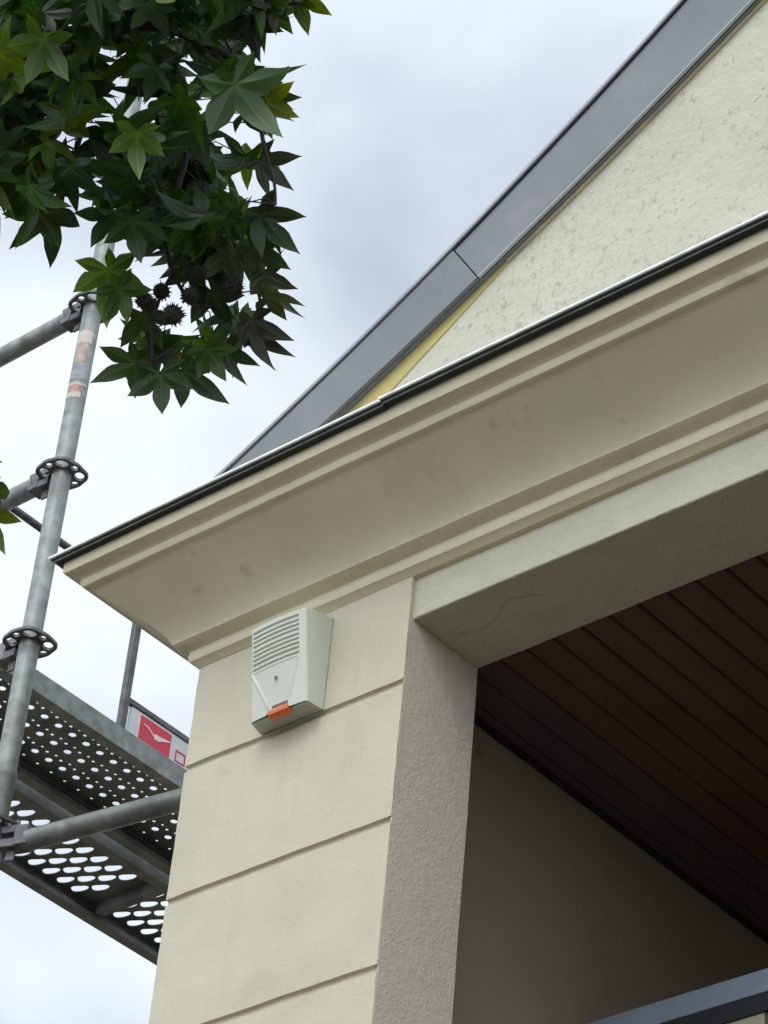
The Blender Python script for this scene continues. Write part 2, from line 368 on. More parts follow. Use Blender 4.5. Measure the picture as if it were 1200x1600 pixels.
def flash(xa, xb, left, right, dz, dd, mid):
    sweep('flashing', [(-.005, .2690+dz), (.2550+dd, .2572+dz), (.2580+dd, .2566+dz), (.2600+dd, .2540+dz), (.2602+dd, .2512+dz), (.2590+dd, .2492+dz), (.2565+dd, .2486+dz), (.2545+dd, .2500+dz), (-.005, .2660+dz)], 'lipglint', xa, xb, left, right, amp=.0003, close=True)
    sweep('drip_edge', [(.2560+dd, .2488+dz), (.2550+dd, .2462+dz), (.2490+dd, .2452+dz), (.2360+dd, .2440+dz), (.2330+dd, .2450+dz), (.2335+dd, .2500+dz), (.2520+dd, .2520+dz)], 'rubber_shade', xa, xb, left, right, amp=.0003, close=True)  # near-black colour paints the shade on the downturned zinc
    sweep('drip_bead', [(.2510+dd, .2456+dz), (.2512+dd, .2436+dz), (.2500+dd, .2425+dz), (.2480+dd, .2432+dz), (.2475+dd, .2452+dz)], 'galv', xa, xb, left, right, amp=.0003, close=True)
flash(None, JX+.004, True, False, -.0022, -.001, 0)
flash(JX, None, False, True, .0010, .001, 0)

# gable: wall, rake boards, trims, roof. The verge is gently bell-cast: its slope eases towards the eaves
YF = -.05; YW = -.026
XM = LX/2
def bell(c0, c1, c2, x):
    if x > 1.35: return c0+c1*1.35+c2*1.35**2+(c1+2*c2*1.35)*(x-1.35)
    if x < -.1: return c0-c1*.1+c2*.01+(c1-.2*c2)*(x+.1)
    return c0+c1*x+c2*x*x
def T_(x): return bell(.4814, .4839, .0921, x)
def B_(x): return bell(.3436, .4352, .0711, x)
def top(x): return T_(x if x <= XM else LX-x)
mb = MB()
xs_ = frange(-.0, LX, .05); zb = .2
def wtop(x): 
    x = x if x <= XM else LX-x
    return min(B_(x)+.05, T_(x)-.03)
for a, b in zip(xs_[:-1], xs_[1:]):
    ta, tb = wtop(a), wtop(b)
    nzs = 20
    mb.add([(a, YW, zb+(ta-zb)*k/nzs) for k in range(nzs+1)]+[(b, YW, zb+(tb-zb)*k/nzs) for k in range(nzs+1)],
           [(k, k+1, nzs+2+k, nzs+1+k) for k in range(nzs)])
    mb.add([(a, YW, ta), (b, YW, tb), (b, .18, tb), (a, .18, ta), (a, .18, zb), (b, .18, zb), (a, YW, zb), (b, YW, zb)], [(0, 1, 2, 3), (3, 2, 5, 4), (4, 5, 7, 6)])
gw = build('gable_wall', mb, 'gable', house)
bm = bmesh.new(); bm.from_mesh(gw.data); bmesh.ops.remove_doubles(bm, verts=bm.verts, dist=.0002); bmesh.ops.recalc_face_normals(bm, faces=bm.faces); bm.to_mesh(gw.data); bm.free()
def rake(name, m_, s0, s1, f0, f1, y0, y1, side=1, bev=.0015, t0=0, t1=0):
    """board along the rake: s = x of ends, f = fraction of the way from verge line (0) to fascia foot (1), t = metres square to it"""
    mb = MB(); xs = frange(s0, s1, .05); n = len(xs); vs = []
    for i, x in enumerate(xs):
        P = Vector((x, 0, T_(x))); Q = Vector((x+.085, 0, B_(x+.085))); dn = (Q-P).normalized()
        for (f, t, y) in ((f0, t0, y0), (f1, t1, y0), (f1, t1, y1), (f0, t0, y1)):
            wv = noise.noise(Vector((x*1.3, f*.4, 2)))*.0012
            c = P+(Q-P)*f+dn*t
            px = c.x; pz = c.z+wv
            if side < 0: px = LX-px
            vs.append((px, y+wv*.8, pz))
    fs = [(i*4+k, i*4+(k+1) % 4, (i+1)*4+(k+1) % 4, (i+1)*4+k) for i in range(n-1) for k in range(4)]
    fs += [(0, 1, 2, 3), tuple((n-1)*4+k for k in (3, 2, 1, 0))]
    mb.add(vs, fs)
    return build(name, mb, m_, house, bevel=bev)
XJ = .672
for sd_ in (1, -1):
    rake('fascia_board', 'zinc', -.12, XJ-.0022, 0, 1, YF-.0025, YF+.008, sd_, .0012, .0135, 0)
    rake('fascia_board', 'zinc', XJ, XM-.085, 0, 1, YF, YF+.007, sd_, .0012, .0155, -.003)
    rake('fascia_backing', 'woodgap', -.12, XM-.09, 0, 1, YF+.009, YF+.014, sd_, 0, .016, -.006)
    rake('verge_cap', 'zinclight', -.14, XM, 0, 0, YF-.0065, YF+.05, sd_, .001, .0005, .0105)
    rake('verge_shadow_strip', 'vergeshade', -.13, XM-.01, 0, 0, YF-.005, YF+.03, sd_, 0, .0105, .0145)  # solid near-black strip paints the shadow beneath the verge cap
    rake('fascia_lip', 'lipglint2', XJ, XM-.085, 1, 1, YF-.0022, YF+.006, sd_, .0005, -.003, 0)
    rake('soffit_strip', 'zinc', -.1, XM-.09, 1, 1, YF+.0085, YW-.001, sd_, 0, -.004, .001)
    rake('rake_trim', 'board', .73, XM-.095, 1, 1, YW-.0075, YW-.0005, sd_, .0012, .001, .0085)
    mb = MB()
    P_ = [(.30, .38), (.4767, .502), (.5784, .572), (.6837, .643), (.7928, .7195), (.8942, .796), (1.01, .882), (.96, .856), (.8744, .825), (.7468, .760), (.618, .69), (.5014, .616), (.4, .545), (.30, .47)]
    P_ = [((x if sd_ > 0 else LX-x), z) for x, z in P_]
    n = len(P_) // 2
    mb.add([(x, YW-.003, z) for x, z in P_]+[(x, YW-.0002, z) for x, z in P_], [(i, i+1, 2*n-2-i, 2*n-1-i) for i in range(n-1)]+[(i, 2*n+i, 2*n+(i+1) % (2*n), (i+1) % (2*n)) for i in range(2*n)])
    build('yellow_board', mb, 'yellow', house)
# roof
mb = MB()
for s_ in (1, -1):
    xs = frange(-.30, XM, .1); vs = []
    for x in xs:
        for (y, dz) in ((YF+.004, -.002), (DEPTH+.1, -.002), (DEPTH+.1, -.03), (YF+.004, -.03)):
            vs.append((x if s_ > 0 else LX-x, y, T_(x)+dz))
    mb.add(vs, [(i*4+k, i*4+(k+1) % 4, (i+1)*4+(k+1) % 4, (i+1)*4+k) for i in range(len(xs)-1) for k in range(4)]+[(0, 1, 2, 3)])
build('roof', mb, 'slate', house)
# side, back and inner walls, floor slab of the porch
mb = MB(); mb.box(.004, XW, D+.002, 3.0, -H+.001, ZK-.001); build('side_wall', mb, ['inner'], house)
for q_ in ((.004, .298, 3.202, DEPTH), (LX-.298, LX-.004, 3.202, DEPTH), (.3, LX-.3, DEPTH-.2, DEPTH)):
    mb = MB(); mb.box(*q_, -H+.001, .0); build('rear_wall', mb, 'rough', house)
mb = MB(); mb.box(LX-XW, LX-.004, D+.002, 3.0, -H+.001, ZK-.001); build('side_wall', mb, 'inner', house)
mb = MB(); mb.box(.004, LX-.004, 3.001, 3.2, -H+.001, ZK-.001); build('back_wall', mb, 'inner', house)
mb = MB(); mb.box(.004, LX-.004, D+.003, DEPTH-.01, .01, .19); build('roof_slab', mb, 'rough', house)
# plank ceiling
PW = .0713
x = .7025-PW*4; k = 0
pl = MB()
while x < LX-.35:
    a, b = x+.0022, x+PW-.0022
    hh = .0006*math.sin(k*2.3)
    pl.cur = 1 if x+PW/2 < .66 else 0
    pl.prism([(a, ZK+.006+hh), (a+.003, ZK+hh), (b-.003, ZK+hh), (b, ZK+.006+hh), (b, ZK+.02), (a, ZK+.02)], D+.004, 2.998)
    x += PW; k += 1
ceil = build('plank_ceiling', pl, ['wood', 'woodblue'], house)
mb = MB(); mb.box(XW+.0, LX-XW, D+.004, 2.998, ZK+.0215, ZK+.05); build('ceiling_backing', mb, 'woodgap', house)
mb = MB(); vs = []; n_ = 60
for i in range(n_+1):
    y = D+.006+(2.99-D)*i/n_; k_ = noise.noise(Vector((y*9, 0, 0)))*.0025
    vs += [(XW+.001, y, ZK-.0135+k_), (XW+.006, y, ZK-.0145+k_), (XW+.013+k_, y, ZK-.001), (XW+.001, y, ZK-.001)]
mb.add(vs, [(i*4+k, i*4+(k+1) % 4, (i+1)*4+(k+1) % 4, (i+1)*4+k) for i in range(n_) for k in range(4)])
build('ceiling_trim', mb, 'woodgap', house)
# glazed screen under the porch
sx0, sx1 = XW+.003, LX-XW-.003
def atY(y, zlo, zhi): return zlo+(zhi-zlo)*(y-.6)/.4
ys = .8
mb = MB(); mb.box(sx0, sx1, ys, ys+.05, -.672, -.620)
fr = build('window_frame', mb, 'alu', house, bevel=.002)
mb = MB(); mb.box(sx0, sx1, ys+.004, ys+.05, -.712, -.6725); build('gasket', mb, 'rubber_shade', fr)
mb = MB(); mb.box(sx0, .915, ys+.010, ys+.04, -2.9, -.7125); build('blind', mb, 'blind', fr)
mb = MB(); mb.box(.918, 1.5, ys+.012, ys+.04, -2.9, -.7125); build('wood_panel', mb, 'board2', fr)

# ------------------------------------------------------------------ alarm siren on the pilaster
siren = thing('alarm_siren', 'off white outdoor alarm siren box with nine slots and orange lens on the pilaster', 'alarm siren', (.305, 0, H-.13))
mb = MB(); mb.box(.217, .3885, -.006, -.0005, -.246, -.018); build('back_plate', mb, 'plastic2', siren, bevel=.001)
xl, xr, zt_, zb_ = .2315, .3872, -.0350, -.2502
def fy(z): return -.085+(-.035-z)*(.035/.2152)
NX, NZ = 84, 150
def inv(x, z):
    """height of the front skin towards the street at (x, z)"""
    u = (x-xl)/(xr-xl); h = .0035*(1-(2*u-1)**2)
    # slots
    for k in range(9):
        zc = -.0515-.01045*k
        if abs(z-zc) < .0022 and .2400 < x < .3672: h -= .0040
    # V shaped recessed panel under the slots, between two raised ribs
    if z < -.143:
        tt = min(1, (-.143-z)/.092); a = .2375+tt*(.283-.2375); b = .3655-tt*(.3655-.3385)
        if a < x < b: h -= .0012+.0050*tt
        for (c_, wd) in ((a-.0012, .0026), (b+.0012, .0022)):
            if abs(x-c_) < wd: h += .0016
    # rounding to the edges
    e_ = min(x-xl, xr-x); ez = zt_-z
    if e_ < .006: h -= .0055*(1-e_/.006)**2
    if ez < .007: h -= .0060*(1-ez/.007)**2
    return h
mb = MB(); vs = []
XS = [xl+(xr-xl)*i/NX for i in range(NX+1)]; ZSs = [zt_+(zb_-zt_)*j/NZ for j in range(NZ+1)]
for j, z in enumerate(ZSs):
    for i, x in enumerate(XS):
        arch = .0022*(1-(2*i/NX-1)**2)*(1-j/NZ)
        vs.append((x, fy(z)-inv(x, z), z+arch))
n = NX+1
fs = []
for j in range(NZ):
    for i in range(NX):
        xc, zc = (XS[i]+XS[i+1])/2, (ZSs[j]+ZSs[j+1])/2
        if .2885 < xc < .3385 and zc < -.2300: continue       # opening for the lens
        fs.append((j*n+i, j*n+i+1, (j+1)*n+i+1, (j+1)*n+i))
mb.add(vs, fs)
# sides and top lofted back to the wall
bxl, bxr = .2180, .3872
def strip(front, back):
    b = len(mb.v); k = len(front); mid = [tuple((Vector(f)*.25+Vector(q)*.75)) for f, q in zip(front, back)]
    mb.add(front+mid+back, [(i, i+1, k+i+1, k+i) for i in range(k-1)]+[(k+i, k+i+1, 2*k+i+1, 2*k+i) for i in range(k-1)])
left = [vs[j*n] for j in range(NZ+1)]; right = [vs[j*n+NX] for j in range(NZ+1)]; topr = [vs[i] for i in range(NX+1)]; botr = [vs[NZ*n+i] for i in range(NX+1)]
strip(left, [(bxl, -.004, -.0175+(-.2470+.0175)*j/NZ) for j in range(NZ+1)])
strip(right, [(bxr, -.004, -.0175+(-.2470+.0175)*j/NZ) for j in range(NZ+1)])
strip(topr, [(bxl+(bxr-bxl)*i/NX, -.004, -.0175) for i in range(NX+1)])
hs_ = build('housing', mb, 'plastic', siren, smooth=True, angle=35)
bm = bmesh.new(); bm.from_mesh(hs_.data); bmesh.ops.remove_doubles(bm, verts=bm.verts, dist=.0001); bmesh.ops.recalc_face_normals(bm, faces=bm.faces); bm.to_mesh(hs_.data); bm.free()
hs_.data.set_sharp_from_angle(angle=math.radians(50))
mb = MB()
for k in range(9):
    zc = -.0515-.01045*k
    mb.box(.2408, .3664, fy(zc)+.0006, fy(zc)+.0016, zc-.0021, zc+.0021+.0012)
# bottom tray
mb2 = MB()
tp = [(xl+.001, -.0485, -.2500), (xr-.001, -.0485, -.2500), (bxr-.001, -.004, -.2468), (bxl+.001, -.004, -.2468)]
ins = [(xl+.006, -.044, -.2525), (xr-.006, -.044, -.2525), (bxr-.005, -.006, -.2495), (bxl+.005, -.006, -.2495)]
mb2.add(tp+ins, [(0, 1, 5, 4), (1, 2, 6, 5), (2, 3, 7, 6), (3, 0, 4, 7), (4, 5, 6, 7)])
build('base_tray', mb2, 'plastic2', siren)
# lens: dark red recess above, bulging amber prism below
mb = MB(); mb.box(.2890, .3382, -.0500, -.040, -.2560, -.2302); build('lens_recess', mb, 'lensred', siren)
mb = MB(); L1 = [(-.0500, -.2415), (-.0560, -.2430), (-.0600, -.2490), (-.0575, -.2555), (-.0510, -.2595), (-.0380, -.2590), (-.0380, -.2415)]
k_ = len(L1); vs2 = []
for x, s_ in ((.2862, .86), (.2885, 1), (.2950, 1), (.302, .985), (.3135, 1.0), (.325, .985), (.3330, 1), (.3385, 1), (.3405, .86)):
    vs2 += [(x, -.048+(y+.048)*s_, -.249+(z+.249)*s_) for y, z in L1]
mb.add(vs2, [(i*k_+q, i*k_+(q+1) % k_, (i+1)*k_+(q+1) % k_, (i+1)*k_+q) for i in range(8) for q in range(k_)]+[tuple(range(k_)), tuple(8*k_+q for q in range(k_))[::-1]])
build('lens', mb, 'amber', siren)
mb = MB(); zz = -.1715; yy_ = fy(zz)-.0035+.0026
cv = []
for q in range(16):
    a_ = 2*math.pi*q/16; cv.append((.3037+.0040*math.cos(a_), yy_-.0016, zz+.0040*math.sin(a_)))
mb.add(cv, [tuple(range(16))]); mb.box(.3045, .3068, yy_-.0026, yy_-.0017, zz-.0085, zz-.0015)
build('lock_screw', mb, 'slot', siren)

# ------------------------------------------------------------------ scaffold
SX, SY = -.53, -.05; SX2 = -1.262; SY2 = 2.52
scaf = thing('scaffold', 'galvanised tube scaffold bay with ring rosettes beside the house corner', 'scaffold', (SX, SY, 0))
ZR = [z for z in [.25+.5*k for k in range(-10, 2)]+[1.288, 1.788, 2.288] if z > -H+.1]
def curve_plate(name, outer, holes, z, th, m_, parent):
    """flat plate with real holes"""
    cd = bpy.data.curves.new(name, 'CURVE'); cd.dimensions = '2D'; cd.fill_mode = 'BOTH'; cd.extrude = th/2
    for loop in [outer]+holes:
        s_ = cd.splines.new('POLY'); s_.points.add(len(loop)-1); s_.use_cyclic_u = True
        for p, q in zip(s_.points, loop): p.co = (q[0], q[1], 0, 1)
    tmp = bpy.data.objects.new(name+'_tmp', cd); col.objects.link(tmp)
    dg = bpy.context.evaluated_depsgraph_get(); me = bpy.data.meshes.new_from_object(tmp.evaluated_get(dg))
    bpy.data.objects.remove(tmp); bpy.data.curves.remove(cd)
    me.name = name; me.materials.clear(); me.materials.append(M[m_])
    org = Vector(parent['org'])
    for v in me.vertices: v.co = Vector((v.co.x, v.co.y, v.co.z+z+H))-org
    o = bpy.data.objects.new(name, me); col.objects.link(o); o.parent = parent; o['org'] = tuple(org)
    return o
def circ(cx, cy, r, n=12, rx=None, rot=0): return [(cx+(rx or r)*math.cos(rot+2*math.pi*k/n), cy+r*math.sin(rot+2*math.pi*k/n)) for k in range(n)]
def oval(cx, cy, rx, ry, rot, n=14):
    return [(cx+rx*math.cos(a)*math.cos(rot)-ry*math.sin(a)*math.sin(rot), cy+rx*math.cos(a)*math.sin(rot)+ry*math.sin(a)*math.cos(rot)) for a in [2*math.pi*k/n for k in range(n)]]
def bump_oval(cx, cy, rx, ry, n=18):
    return [(cx+rx*math.cos(a)*(1+.10*max(0, math.cos(a-3.7))), cy+ry*math.sin(a)*(1+.85*max(0, math.cos(a-4.1))**4)+.10*rx*math.cos(a)) for a in [2*math.pi*k/n for k in range(n)]]
def standard(x, y, z1, tape=False):
    mb = MB(); zj = -.115
    mb.tube([(x, y, -H+.02), (x, y, zj-.006), (x, y, zj-.004), (x, y, zj+.010), (x, y, zj+.012), (x, y, z1)], [.0252, .0252, .0268, .0268, .02415, .02415], 20)
    st = build('standard', mb, 'galv', scaf, smooth=True)
    for z in ZR:
        if z > z1: continue
        outer = []
        for k in range(64):
            a = 2*math.pi*k/64; outer.append((x+(.0598-.0030*math.cos(4*a)+.0012*math.cos(8*a))*math.cos(a), y+(.0598-.0030*math.cos(4*a)+.0012*math.cos(8*a))*math.sin(a)))
        holes = [circ(x, y, .0235, 24)]
        for k in range(4):
            a = math.pi/2*k+math.pi/4; c_, s_ = math.cos(a), math.sin(a)
            holes.append(oval(x+.0425*c_, y+.0425*s_, .0122, .0165, a))
            a += math.pi/4; holes.append(oval(x+.0435*math.cos(a), y+.0435*math.sin(a), .0078, .0098, a))
        curve_plate('rosette', outer, holes, z, .0075, 'cast', st)
    if tape:
        for (z0, z1_, mm, a0, a1) in ((1.085, 1.150, 'orangetape', -2.6, .1), (1.030, 1.085, 'bluetape', -2.9, .6), (1.012, 1.019, 'paletape', -3.1, .7), (.990, 1.012, 'redtape', -3.0, .3), (.972, .990, 'paletape', -2.6, .2), (1.15, 1.19, 'paletape', -2.3, .4)):
            mb = MB(); vs = []; k = 22
            for i in range(k+1):
                a = a0+(a1-a0)*i/k-.55; j_ = noise.noise(Vector((i*.7, z0*9, 0)))*.004
                for zz_ in (z0+j_, z1_+j_): vs.append((x+.0248*math.cos(a), y+.0248*math.sin(a), zz_))
            mb.add(vs, [(2*i, 2*i+2, 2*i+3, 2*i+1) for i in range(k)]); build('sticker', mb, mm, st, smooth=True)
    return st
standard(SX, SY, 2.35, True); standard(SX2, SY, 2.35); standard(SX, SY2, .3); standard(SX2, SY2, .3)
def wedge_head(mb, x, y, z, dx, dy):
    d = Vector((dx, dy, 0)).normalized(); p = Vector((-d.y, d.x, 0))
    c = Vector((x, y, z))
    for (a, b, hw, z0, z1) in ((.028, .072, .019, .007, .026), (.028, .072, .019, -.028, -.007), (.062, .095, .021, -.026, .024)):
        vs = [c+d*s+p*t_+Vector((0, 0, q)) for s in (a, b) for t_ in (-hw, hw) for q in (z0, z1)]
        mb.add(vs, [(0, 1, 3, 2), (4, 6, 7, 5), (0, 4, 5, 1), (2, 3, 7, 6), (0, 2, 6, 4), (1, 5, 7, 3)])
    w0 = c+d*.050     # the wedge itself
    vs = [w0+d*s+p*t_+Vector((0, 0, q)) for s in (-.011, .011) for t_ in (-.003, .003) for q in (-.055, .048)]
    mb.add(vs, [(0, 1, 3, 2), (4, 6, 7, 5), (0, 4, 5, 1), (2, 3, 7, 6), (0, 2, 6, 4), (1, 5, 7, 3)])
def ledger(p0, p1, name='ledger', m_='galv', r=.0232):
    d = (Vector(p1)-Vector(p0)).normalized()
    mb = MB(); mb.tube([Vector(p0)+d*.085, Vector(p1)-d*.085], r, 18)
    o = build(name, mb, m_, scaf, smooth=True)
    for (q_, sg) in ((p0, 1), (p1, -1)):
        mb = MB(); wedge_head(mb, *q_, sg*d.x, sg*d.y); build('wedge_head', mb, 'galvdark' if m_ == 'galvdark' else 'cast', o, bevel=.002)
    return o
for z in (.75, 1.288): ledger((SX, SY, z), (SX2, SY, z))
ledger((SX, SY, .245), (SX2, SY, .245), 'transom', 'galvdark')
ledger((SX, SY2, .245), (SX2, SY2, .245), 'transom', 'galvdark')
ledger((SX, SY, -1.75), (SX2, SY, -1.75), 'transom', 'galvdark')
mb = MB(); mb.tube([(SX2-.0, SY, 1.245), (SX2-.0, 2.5, 1.245)], .0115, 12); build('guard_rail', mb, 'cast', scaf, smooth=True)
# wall tie
mb = MB(); mb.tube([(-.448, -.0195, -.292), (.012, .153, -.213)], .02415, 20); tie = build('wall_tie', mb, 'galvmid', scaf, smooth=True)
mb = MB(); wedge_head(mb, SX, SY, -.285, .4, .15); build('coupler', mb, 'cast', tie, bevel=.002)
# guard frame post with rail on the inner deck edge
mb = MB(); mb.box(-.712, -.694, .402, .422, .302, .86); build('guard_post', mb, 'cast', scaf, bevel=.002)
mb = MB(); mb.box(-.710, -.696, .424, 2.4, .4135, .4300); build('guard_post_rail', mb, 'cast', scaf, bevel=.002)
mb = MB(); mb.box(-.712, -.694, 2.4, 2.42, .302, .86); build('guard_post', mb, 'cast', scaf, bevel=.002)

def deck(x0, label, kind):
    dk = thing('scaffold_deck', label, 'scaffold deck', (x0-.16, 1.2, H+.25), 'steel scaffold decks laid side by side')
    x1 = x0-.320; ya, yb = -.01, 2.48
    holes = []; rr = random.Random(3)
    if kind == 'A':
        for xr_ in (-.722, -.787, -.852, -.918):
            k = 0; y = .24-.048*4
            while y < yb-.05:
                if .02 < y: 
                    dd = rr.random()
                    if dd > .06: holes.append(circ(xr_, y, .0098 if dd > .12 else .006, 12))
                    holes.append(circ(xr_+.0235, y+.019, .0048, 8))
                    holes.append(circ(xr_-.036, y-.004, .0042, 8))
                y += .048; k += 1
    else:
        for r_, xr_ in enumerate((-1.298, -1.247, -1.197, -1.147, -1.100)):
            y = .0775+.0265*(r_ % 2)
            while y < yb-.05:
                if abs(((y-.965+.6) % 1.2)-.6) > .038:
                    if xr_ > -1.11: holes.append(oval(xr_, y, .012, .0085, 0, 10))
                    else: holes.append(bump_oval(xr_, y, .0255, .0120))
                y += .0535
    curve_plate('deck_plate', [(x0-.003, ya), (x0-.003, yb), (x1+.003, yb), (x1+.003, ya)], holes, .3035, .002, 'galvdark', dk)
    for (a, s_) in ((x0, -1), (x1, 1)):
        mb = MB(); t_ = .0025
        pr_ = [(a, .2500), (a, .3070), (a+s_*t_, .3070), (a+s_*t_, .2530), (a+s_*.030, .2530), (a+s_*.030, .264), (a+s_*.0325, .264), (a+s_*.0325, .2500)]
        mb.prism(pr_, ya, yb); build('side_rail', mb, 'galv' if a == x0 and kind == 'A' else 'galvdark', dk, bevel=.0008)
    for y0_, y1_, z0_ in [(ya, ya+.03, .262), (yb-.03, yb, .262)]+[(y-.012, y+.012, .266) for y in ([.965, 2.165] if kind == 'B' else [2.0])]:
        mb = MB(); mb.box(x1+.034, x0-.034, y0_, y1_, z0_, .3015); build('cross_rib', mb, 'galvdark', dk)
    for y in (SY, SY2):
        s_ = 1 if y == SY else -1
        for xx in (x0-.05, x1+.05):
            mb = MB(); pts = [Vector((xx, y+s_*.045, .272)), Vector((xx, y+s_*.018, .290)), Vector((xx, y-s_*.020, .286)), Vector((xx, y-s_*.036, .262))]
            mb.tube(pts, .009, 8); build('hook', mb, 'galvdark', dk, smooth=True)
    return dk
deck(-.662, 'steel scaffold deck nearest the house, punched with small round holes', 'A')
deck(-1.022, 'outer steel scaffold deck punched with long oval slots', 'B')

# printed toe board
tb = thing('toe_board', 'white toe board printed with a red square and pale bird on the scaffold', 'toe board', (-.70, 1.4, H+.307))
mb = MB(); mb.box(-.711, -.699, .4365, 2.39, .3072, .4125); build('board', mb, 'signwhite', tb, bevel=.001)
def plate_yz(name, poly, x, th, m_, par):
    mb = MB(); n = len(poly)
    mb.add([(x, y, z) for y, z in poly]+[(x+th, y, z) for y, z in poly], [tuple(range(n)), tuple(range(2*n-1, n-1, -1))]+[(i, n+i, n+(i+1) % n, (i+1) % n) for i in range(n)])
    return build(name, mb, m_, par)
plate_yz('logo_ground', [(.4640, .3245), (.4640, .4078), (.5835, .4078), (.5835, .3245)], -.6988, .0008, 'signpink', tb)
plate_yz('logo_square', [(.4685, .3285), (.4685, .4045), (.5790, .4045), (.5790, .3285)], -.6978, .0008, 'signred', tb)
plate_yz('bird_emblem', [(.4770, .3830), (.4865, .3850), (.4970, .3830), (.5080, .3775), (.5170, .3715), (.5215, .3745), (.5260, .3768), (.5400, .3770), (.5620, .3800), (.5785, .3830), (.5785, .3805), (.5600, .3730), (.5450, .3665), (.5340, .3600), (.5290, .3625), (.5240, .3590), (.5180, .3660), (.5080, .3730), (.4960, .3795), (.4860, .3815)], -.6968, .0006, 'signpink', tb)
for (a, b, c, d) in ((.5995, .6360, .3705, .3745), (.5995, .6360, .3420, .3460), (.5995, .6035, .3460, .3705), (.6320, .6360, .3460, .3705)):
    plate_yz('letter_outline', [(a, c), (a, d), (b, d), (b, c)], -.6985, .0006, 'signred', tb)

# ------------------------------------------------------------------ sweetgum tree
def leaf_mesh(mb, cols, c, n_, d_, size, colr, curl, rnd):
    """one five pointed star leaf as a single membrane: c centre, n_ normal, d_ direction of the main lobe"""
    n_ = n_.normalized(); d_ = (d_-n_*d_.dot(n_)).normalized(); s_ = n_.cross(d_)
    lob = [(-116, .62, .150), (-57, .90, .195), (0, 1.04, .205), (57, .90, .195), (116, .62, .150)]
    out = []                                   # x, y, height at the rim, lobe droop, midrib?
    lobes = []
    for a, l, w_ in lob: lobes.append((math.radians(a+rnd.uniform(-7, 7)), l*rnd.uniform(.86, 1.1), w_*rnd.uniform(.9, 1.1), rnd.uniform(-.25, 1.0)*curl*1.8, rnd.uniform(-.20, .20)))
    side = ((.50, .98), (.60, .92), (.72, .70), (.84, .40), (.93, .15))
    for i, (a_, l, wd, dr, bend) in enumerate(lobes):
        ca, sa = math.cos(a_), math.sin(a_)
        def P(t_, off):
            x = l*t_*ca-off*sa; y = l*t_*sa+off*ca; q = bend*max(0, t_-.35)**2
            return (x-q*sa, y+q*ca)
        if i == 0: out.append((*[v for v in (math.cos(a_-.55)*.17, math.sin(a_-.55)*.17)], .01, dr, 0))
        for t_, w_ in side: out.append((*P(t_, -wd*w_+rnd.uniform(-.006, .006)), .055*w_, dr, 0))
        out.append((*P(1.0, 0), 0, dr, 1))
        for t_, w_ in side[::-1]: out.append((*P(t_, wd*w_+rnd.uniform(-.006, .006)), .055*w_, dr, 0))
        if i < 4:
            a2, l2 = lobes[i+1][0], lobes[i+1][1]; am = (a_+a2)/2; rr = .40 if 0 < i < 3 else .34
            out.append((math.cos(am)*rr, math.sin(am)*rr, .035, (dr+lobes[i+1][3])/2, 0))
        else: out.append((math.cos(a_+.55)*.17, math.sin(a_+.55)*.17, .01, dr, 0))
    out.append((-.05, 0, 0, 0, 0))
    ph = rnd.uniform(0, 6.28); wav = rnd.uniform(.01, .035)
    rings = (.30, .56, .80, 1.0); n = len(out); V = [c]; K = [1.35]
    for q in rings:
        for (x, y, h, dr, mid) in out:
            x2, y2 = x*q, y*q; r2 = x2*x2+y2*y2
            z = h*q-(curl+dr)*r2*(.55+.45*q)+wav*math.sin(5*math.atan2(y2, x2)+ph)*q*q
            V.append(c+(d_*x2+s_*y2)*size+n_*z*size); K.append(1.7-.4*q if mid else (.80 if q < .9 else .92))
    F = [(0, 1+k, 1+(k+1) % n) for k in range(n)]
    for j in range(len(rings)-1):
        F += [(1+j*n+k, 1+(j+1)*n+k, 1+(j+1)*n+(k+1) % n, 1+j*n+(k+1) % n) for k in range(n)]
    mb.add(V, F)
    cols += [(min(1, colr[0]*k), min(1, colr[1]*k), min(1, colr[2]*k), 1) for k in K]
rnd = random.Random(11)
right_w = Vector(R[0]); down_w = Vector(R[1]); fwd_w = Vector(R[2])
def rnd_col():
    k = rnd.random()
    if k < .12: c_ = (.085, .150, .015)
    elif k < .45: c_ = (.034, .085, .015)
    elif k < .8: c_ = (.018, .050, .012)
    else: c_ = (.036, .070, .030)
    f = rnd.uniform(.8, 1.25); return (c_[0]*f, c_[1]*f, c_[2]*f, 1)
def inpoly(x, y, P):
    r = False; j = len(P)-1
    for i in range(len(P)):
        if (P[i][1] > y) != (P[j][1] > y) and x < (P[j][0]-P[i][0])*(y-P[i][1])/(P[j][1]-P[i][1])+P[i][0]: r = not r
        j = i
    return r
trunk_xy = Vector((-.15, -3.45))
tree = thing('sweetgum_tree', 'sweetgum tree branch of dark star shaped leaves hanging in front of the sky', 'tree', (trunk_xy.x, trunk_xy.y, 0))
FM = MB(); FC = []; TW = MB()
def tw(pts, r0, r1):
    # smooth through the points with small wiggles
    P = [Vector(p) for p in pts]; Q = []
    for i in range(len(P)-1):
        p0 = P[max(i-1, 0)]; p1 = P[i]; p2 = P[i+1]; p3 = P[min(i+2, len(P)-1)]
        for k in range(5):
            t_ = k/5
            Q.append(.5*((2*p1)+(p2-p0)*t_+(2*p0-5*p1+4*p2-p3)*t_*t_+(3*p1-p0-3*p2+p3)*t_**3))
    Q.append(P[-1]); n = len(Q)
    Q = [q+nvec(q*14)*.006 for q in Q]
    TW.tube(Q, [r0+(r1-r0)*i/(n-1) for i in range(n)], 8)
    return Q
tips = []
ZL = 3.6
limb_end = at(-200, -150, 3.75)
tq = []
